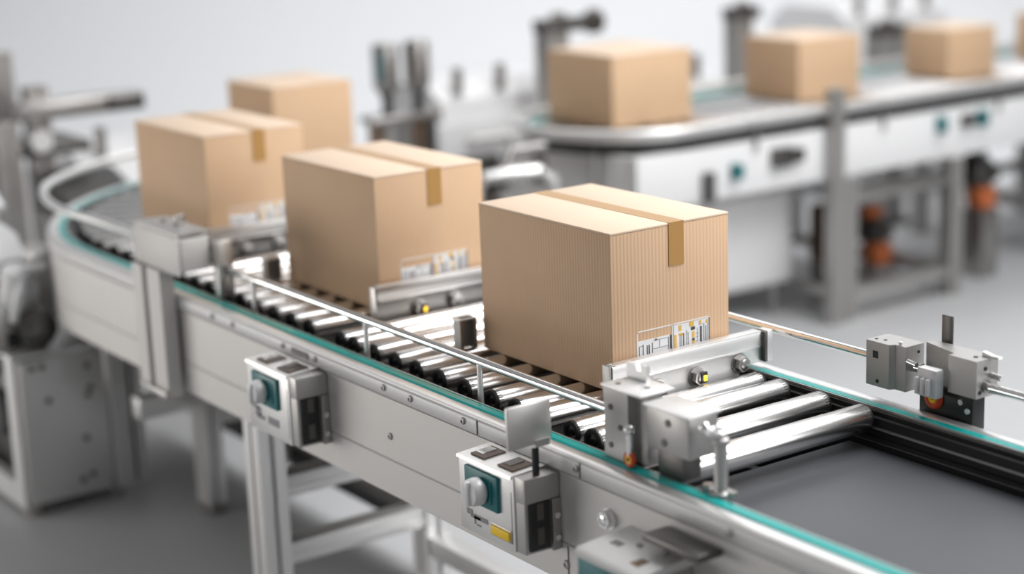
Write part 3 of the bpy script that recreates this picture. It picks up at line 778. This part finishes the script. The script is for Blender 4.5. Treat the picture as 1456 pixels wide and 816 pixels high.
# motor unit standing in the gap between the bend and the far conveyor
t = thing('transfer_unit', 'dark and silver transfer unit with pipes between the front boxes and the far conveyor', 'machine', (-2.0, 1.35, 0))
obj('body', bx(B(), -2.28, -1.88, 1.12, 1.5, .06, .60, .015), M['alu_block'], t)
for xx in (-2.24, -1.92):
    for yy in (1.16, 1.46): obj('foot', cyl(B(), (xx, yy, 0), (xx, yy, .06), .02, 12), M['steel_dark'], t)
obj('motor', lathe(B(), [(.05, 1.14), (.07, 1.15), (.07, 1.34), (.05, 1.36), (.02, 1.365), (.02, 1.42)], (-2.02, 0, .672), 'Y', 24), M['steel_dark'], t)
obj('pipe', tube(B(), [(-2.2, 1.2, .60), (-2.2, 1.2, .72), (-2.19, 1.23, .76), (-2.16, 1.3, .77), (-2.14, 1.4, .77), (-2.13, 1.45, .74), (-2.13, 1.45, .60)], .022, 12), M['alu_edge'], t)
obj('pipe', tube(B(), [(-2.22, 1.32, .60), (-2.22, 1.32, .80), (-2.22, 1.36, .83), (-2.22, 1.48, .83), (-2.22, 1.5, .80), (-2.22, 1.5, .60)], .018, 12), M['steel'], t)
obj('cover', prism(B(), [(1.13, .6005), (1.13, .65), (1.17, .68), (1.26, .68), (1.30, .6005)], .09, 'X', -1.985 + .0), M['white'], t)
obj('terminal_box', bx(B(), -2.03, -1.9, 1.38, 1.48, .6005, .67, .008), M['black'], t)

# ------------------------------------------------------------------ machines at the left edge
t = thing('machine_base', 'grey metal base cabinet with bolted end plate and slotted posts at lower left', 'cabinet', (-2.4, -.2, 0))
obj('end_plate', bx(B(), -2.21, -2.196, -.345, -.10, .035, .452, .003), M['alu_pale'], t)
obj('side_frame', prism(B(), [(-2.75, .02), (-2.21, .02), (-2.21, .46), (-2.27, .46), (-2.27, .09), (-2.69, .09), (-2.69, .40), (-2.27, .40), (-2.27, .46), (-2.75, .46)][:6] + [(-2.69, .46), (-2.75, .46)], .03, 'Y', -.36), M['alu_pale'], t)
obj('back_plate', bx(B(), -2.75, -2.735, -.33, -.05, .03, .45, .003), M['alu_pale'], t)
obj('top_plate', bx(B(), -2.77, -2.19, -.37, -.035, .4605, .474, .004), M['alu_pale'], t)
obj('floor_plate', bx(B(), -2.74, -2.212, -.328, -.06, .036, .05), M['steel_dark'], t)
obj('drive_unit', bx(B(), -2.62, -2.30, -.31, -.13, .0505, .36, .02), M['steel_dark'], t, 'dark drive unit inside the open frame')
obj('flywheel', cyl(B(), (-2.45, -.335, .25), (-2.45, -.311, .25), .07, 24), M['black'], t)
obj('flywheel', cyl(B(), (-2.36, -.33, .13), (-2.36, -.311, .13), .035, 20), M['black'], t)
for yy, w in ((-.090, .052), (-.022, .03)):
    obj('slotted_post', profile_post(B(), -2.26, -2.196, yy, yy + w, .03, .46 if yy < -.05 else .555, .0055 if w > .04 else .003, .012), M['alu_pale'], t)
obj('shade_panel', bx(B(), -2.275, -2.262, -.098, .0, .05, .455), M['steel_dark'], t)  # dark sheet stands in for the shade inside the cabinet
for yy, zz in ((-.31, .43), (-.15, .41), (-.145, .345), (-.155, .325), (-.27, .33), (-.17, .20), (-.19, .08), (-.16, .09), (-.28, .43)):
    obj('bolt', cyl(B(), (-2.1965, yy, zz), (-2.191, yy, zz), .009, 14), M['steel_dark'], t)
for xx in (-2.72, -2.22):
    for yy in (-.33, -.09): obj('foot', cyl(B(), (xx, yy, 0), (xx, yy, .036), .025, 14), M['steel'], t)

t = thing('white_hopper', 'blurred white machine with stacked rounded housings on the base cabinet, left edge', 'machine', (-2.55, -.25, .475))
obj('lower_housing', prism(B(), [(-2.75, .475), (-2.25, .475), (-2.25, .53), (-2.30, .60), (-2.45, .64), (-2.75, .64)], .19, 'Y', -.425), M['alu_block'], t)
obj('upper_housing', prism(B(), [(-2.85, .6405), (-2.42, .6405), (-2.40, .70), (-2.46, .76), (-2.85, .80)], .20, 'Y', -.42), M['white'], t)
obj('lid', prism(B(), [(-2.9, .801), (-2.56, .801), (-2.53, .83), (-2.6, .87), (-2.9, .885)], .2, 'Y', -.42), M['white'], t)
obj('side_housing', prism(B(), [(-2.76, .475), (-2.60, .475), (-2.60, .60), (-2.64, .66), (-2.76, .66)], .17, 'Y', -.215), M['alu_block'], t)
obj('spout', cyl(B(), (-2.31, -.30, .585), (-2.27, -.30, .70), .045, 20, .035), M['white'], t)
obj('motor', lathe(B(), [(.04, -2.249), (.055, -2.245), (.055, -2.21), (.03, -2.2), (.015, -2.18)], (0, -.27, .535), 'X', 20), M['steel_dark'], t)
obj('hose', tube(B(), [(-2.29, -.25, .60), (-2.27, -.25, .66), (-2.25, -.23, .70), (-2.24, -.28, .70), (-2.23, -.31, .64), (-2.24, -.33, .56)], .014, 10), M['film'], t)
obj('panel', bx(B(), -2.2495, -2.24, -.35, -.31, .485, .53, .003), M['black'], t)

# second group: gantry with a long arm, farther back at the left edge
t = thing('gantry', 'grey gantry with a long horizontal arm at the upper left edge', 'gantry', (-3.6, .45, 0))
for x, y, z1, w in ((-3.9, .285, 1.13, .07), (-3.62, .30, 1.03, .075), (-3.5, .13, .93, .08)):
    obj('post', profile_post(B(), x - w / 2, x + w / 2, y - w / 2, y + w / 2, 0, z1, .009, .008), M['steel'], t)
arm = obj('arm', bx(B(), -3.58, -3.50, .2, .66, .925, .99, .008), M['steel'], t)
obj('arm_end', bx(B(), -3.4995, -3.485, .52, .655, .93, .985, .004), M['steel_dark'], arm)
obj('cross_plate', bx(B(), -3.8, -3.5, .1, .45, .8, .84, .01), M['steel_dark'], t)
obj('slide', prism(B(), [(-3.6, .60), (-3.2, .60), (-3.2, .66), (-3.45, .74), (-3.6, .74)], .25, 'Y', .25), M['steel_dark'], t)
obj('pulley', cyl(B(), (-3.499, .25, .86), (-3.45, .25, .86), .04, 20), M['alu_edge'], t)
hooded('white machine with a long flat hood behind the bend, left of the third box', -4.05, .82, .7, .6, .62, .14, ((-.4, .1, .55, .8), (.12, .42, .4, .75)))

# ------------------------------------------------------------------ light
def area(name, loc, to, sx, sy, w, col=(1, 1, 1)):
    l = bpy.data.lights.new(name, 'AREA'); l.shape = 'RECTANGLE'; l.size = sx; l.size_y = sy; l.energy = w; l.color = col
    o = bpy.data.objects.new(name, l); COL.objects.link(o); o.location = loc
    d = Vector(to) - Vector(loc); o.rotation_euler = d.to_track_quat('-Z', 'Y').to_euler()
    return o
area('ceiling_softbox', (.7, 2.45, 4.2), (-.4, .5, .8), 3.6, 3.0, 232)
area('side_softbox', (4.2, 2.4, 2.6), (-.4, .3, .9), 2.0, 2.0, 88)
area('left_fill', (-3.6, -3.3, .75), (-.2, -.2, .85), 3.4, 1.3, 58, (1, .965, .92))  # invented fill lamp, added to brighten the metal sides facing left
area('back_softbox', (-4.5, 4.5, 5.2), (-6.0, 5.0, 0), 6, 4, 172)

w = bpy.data.worlds.new('studio'); S.world = w; w.use_nodes = True
nt = w.node_tree; bg = nt.nodes['Background']
tc = nt.nodes.new('ShaderNodeTexCoord'); sx = nt.nodes.new('ShaderNodeSeparateXYZ')
rp = nt.nodes.new('ShaderNodeValToRGB')
nt.links.new(tc.outputs['Generated'], sx.inputs[0]); nt.links.new(sx.outputs[2], rp.inputs[0])
e = rp.color_ramp.elements
e[0].position = 0.; e[0].color = (.42, .42, .43, 1); e[1].position = .75; e[1].color = (1, 1, 1, 1)
nt.links.new(rp.outputs[0], bg.inputs[0]); bg.inputs[1].default_value = .32

# ------------------------------------------------------------------ camera
cam = bpy.data.cameras.new('camera'); co = bpy.data.objects.new('camera', cam); COL.objects.link(co)
cam.sensor_width = 36; cam.lens = 63.0096; cam.clip_start = .05; cam.clip_end = 100
r0 = Vector((0.578617, 0.814821, -0.035627))
r1 = Vector((0.172960, -0.165275, -0.970963))
r2 = Vector((-0.797049, 0.555654, -0.236562))
CX, CY, CZ = 2.48561, -1.94274, 1.77565
fw = r2; bk = -r2
rgt = r0; up = -r1
co.matrix_world = Matrix(((rgt.x, up.x, bk.x, CX), (rgt.y, up.y, bk.y, CY), (rgt.z, up.z, bk.z, CZ), (0, 0, 0, 1)))
cam.dof.use_dof = True; cam.dof.focus_distance = 3.22; cam.dof.aperture_fstop = 1.25
S.camera = co
S.view_settings.view_transform = 'Standard'; S.view_settings.look = 'None'
S.view_settings.gamma = 1; S.view_settings.use_curve_mapping = False; S.view_settings.exposure = .06
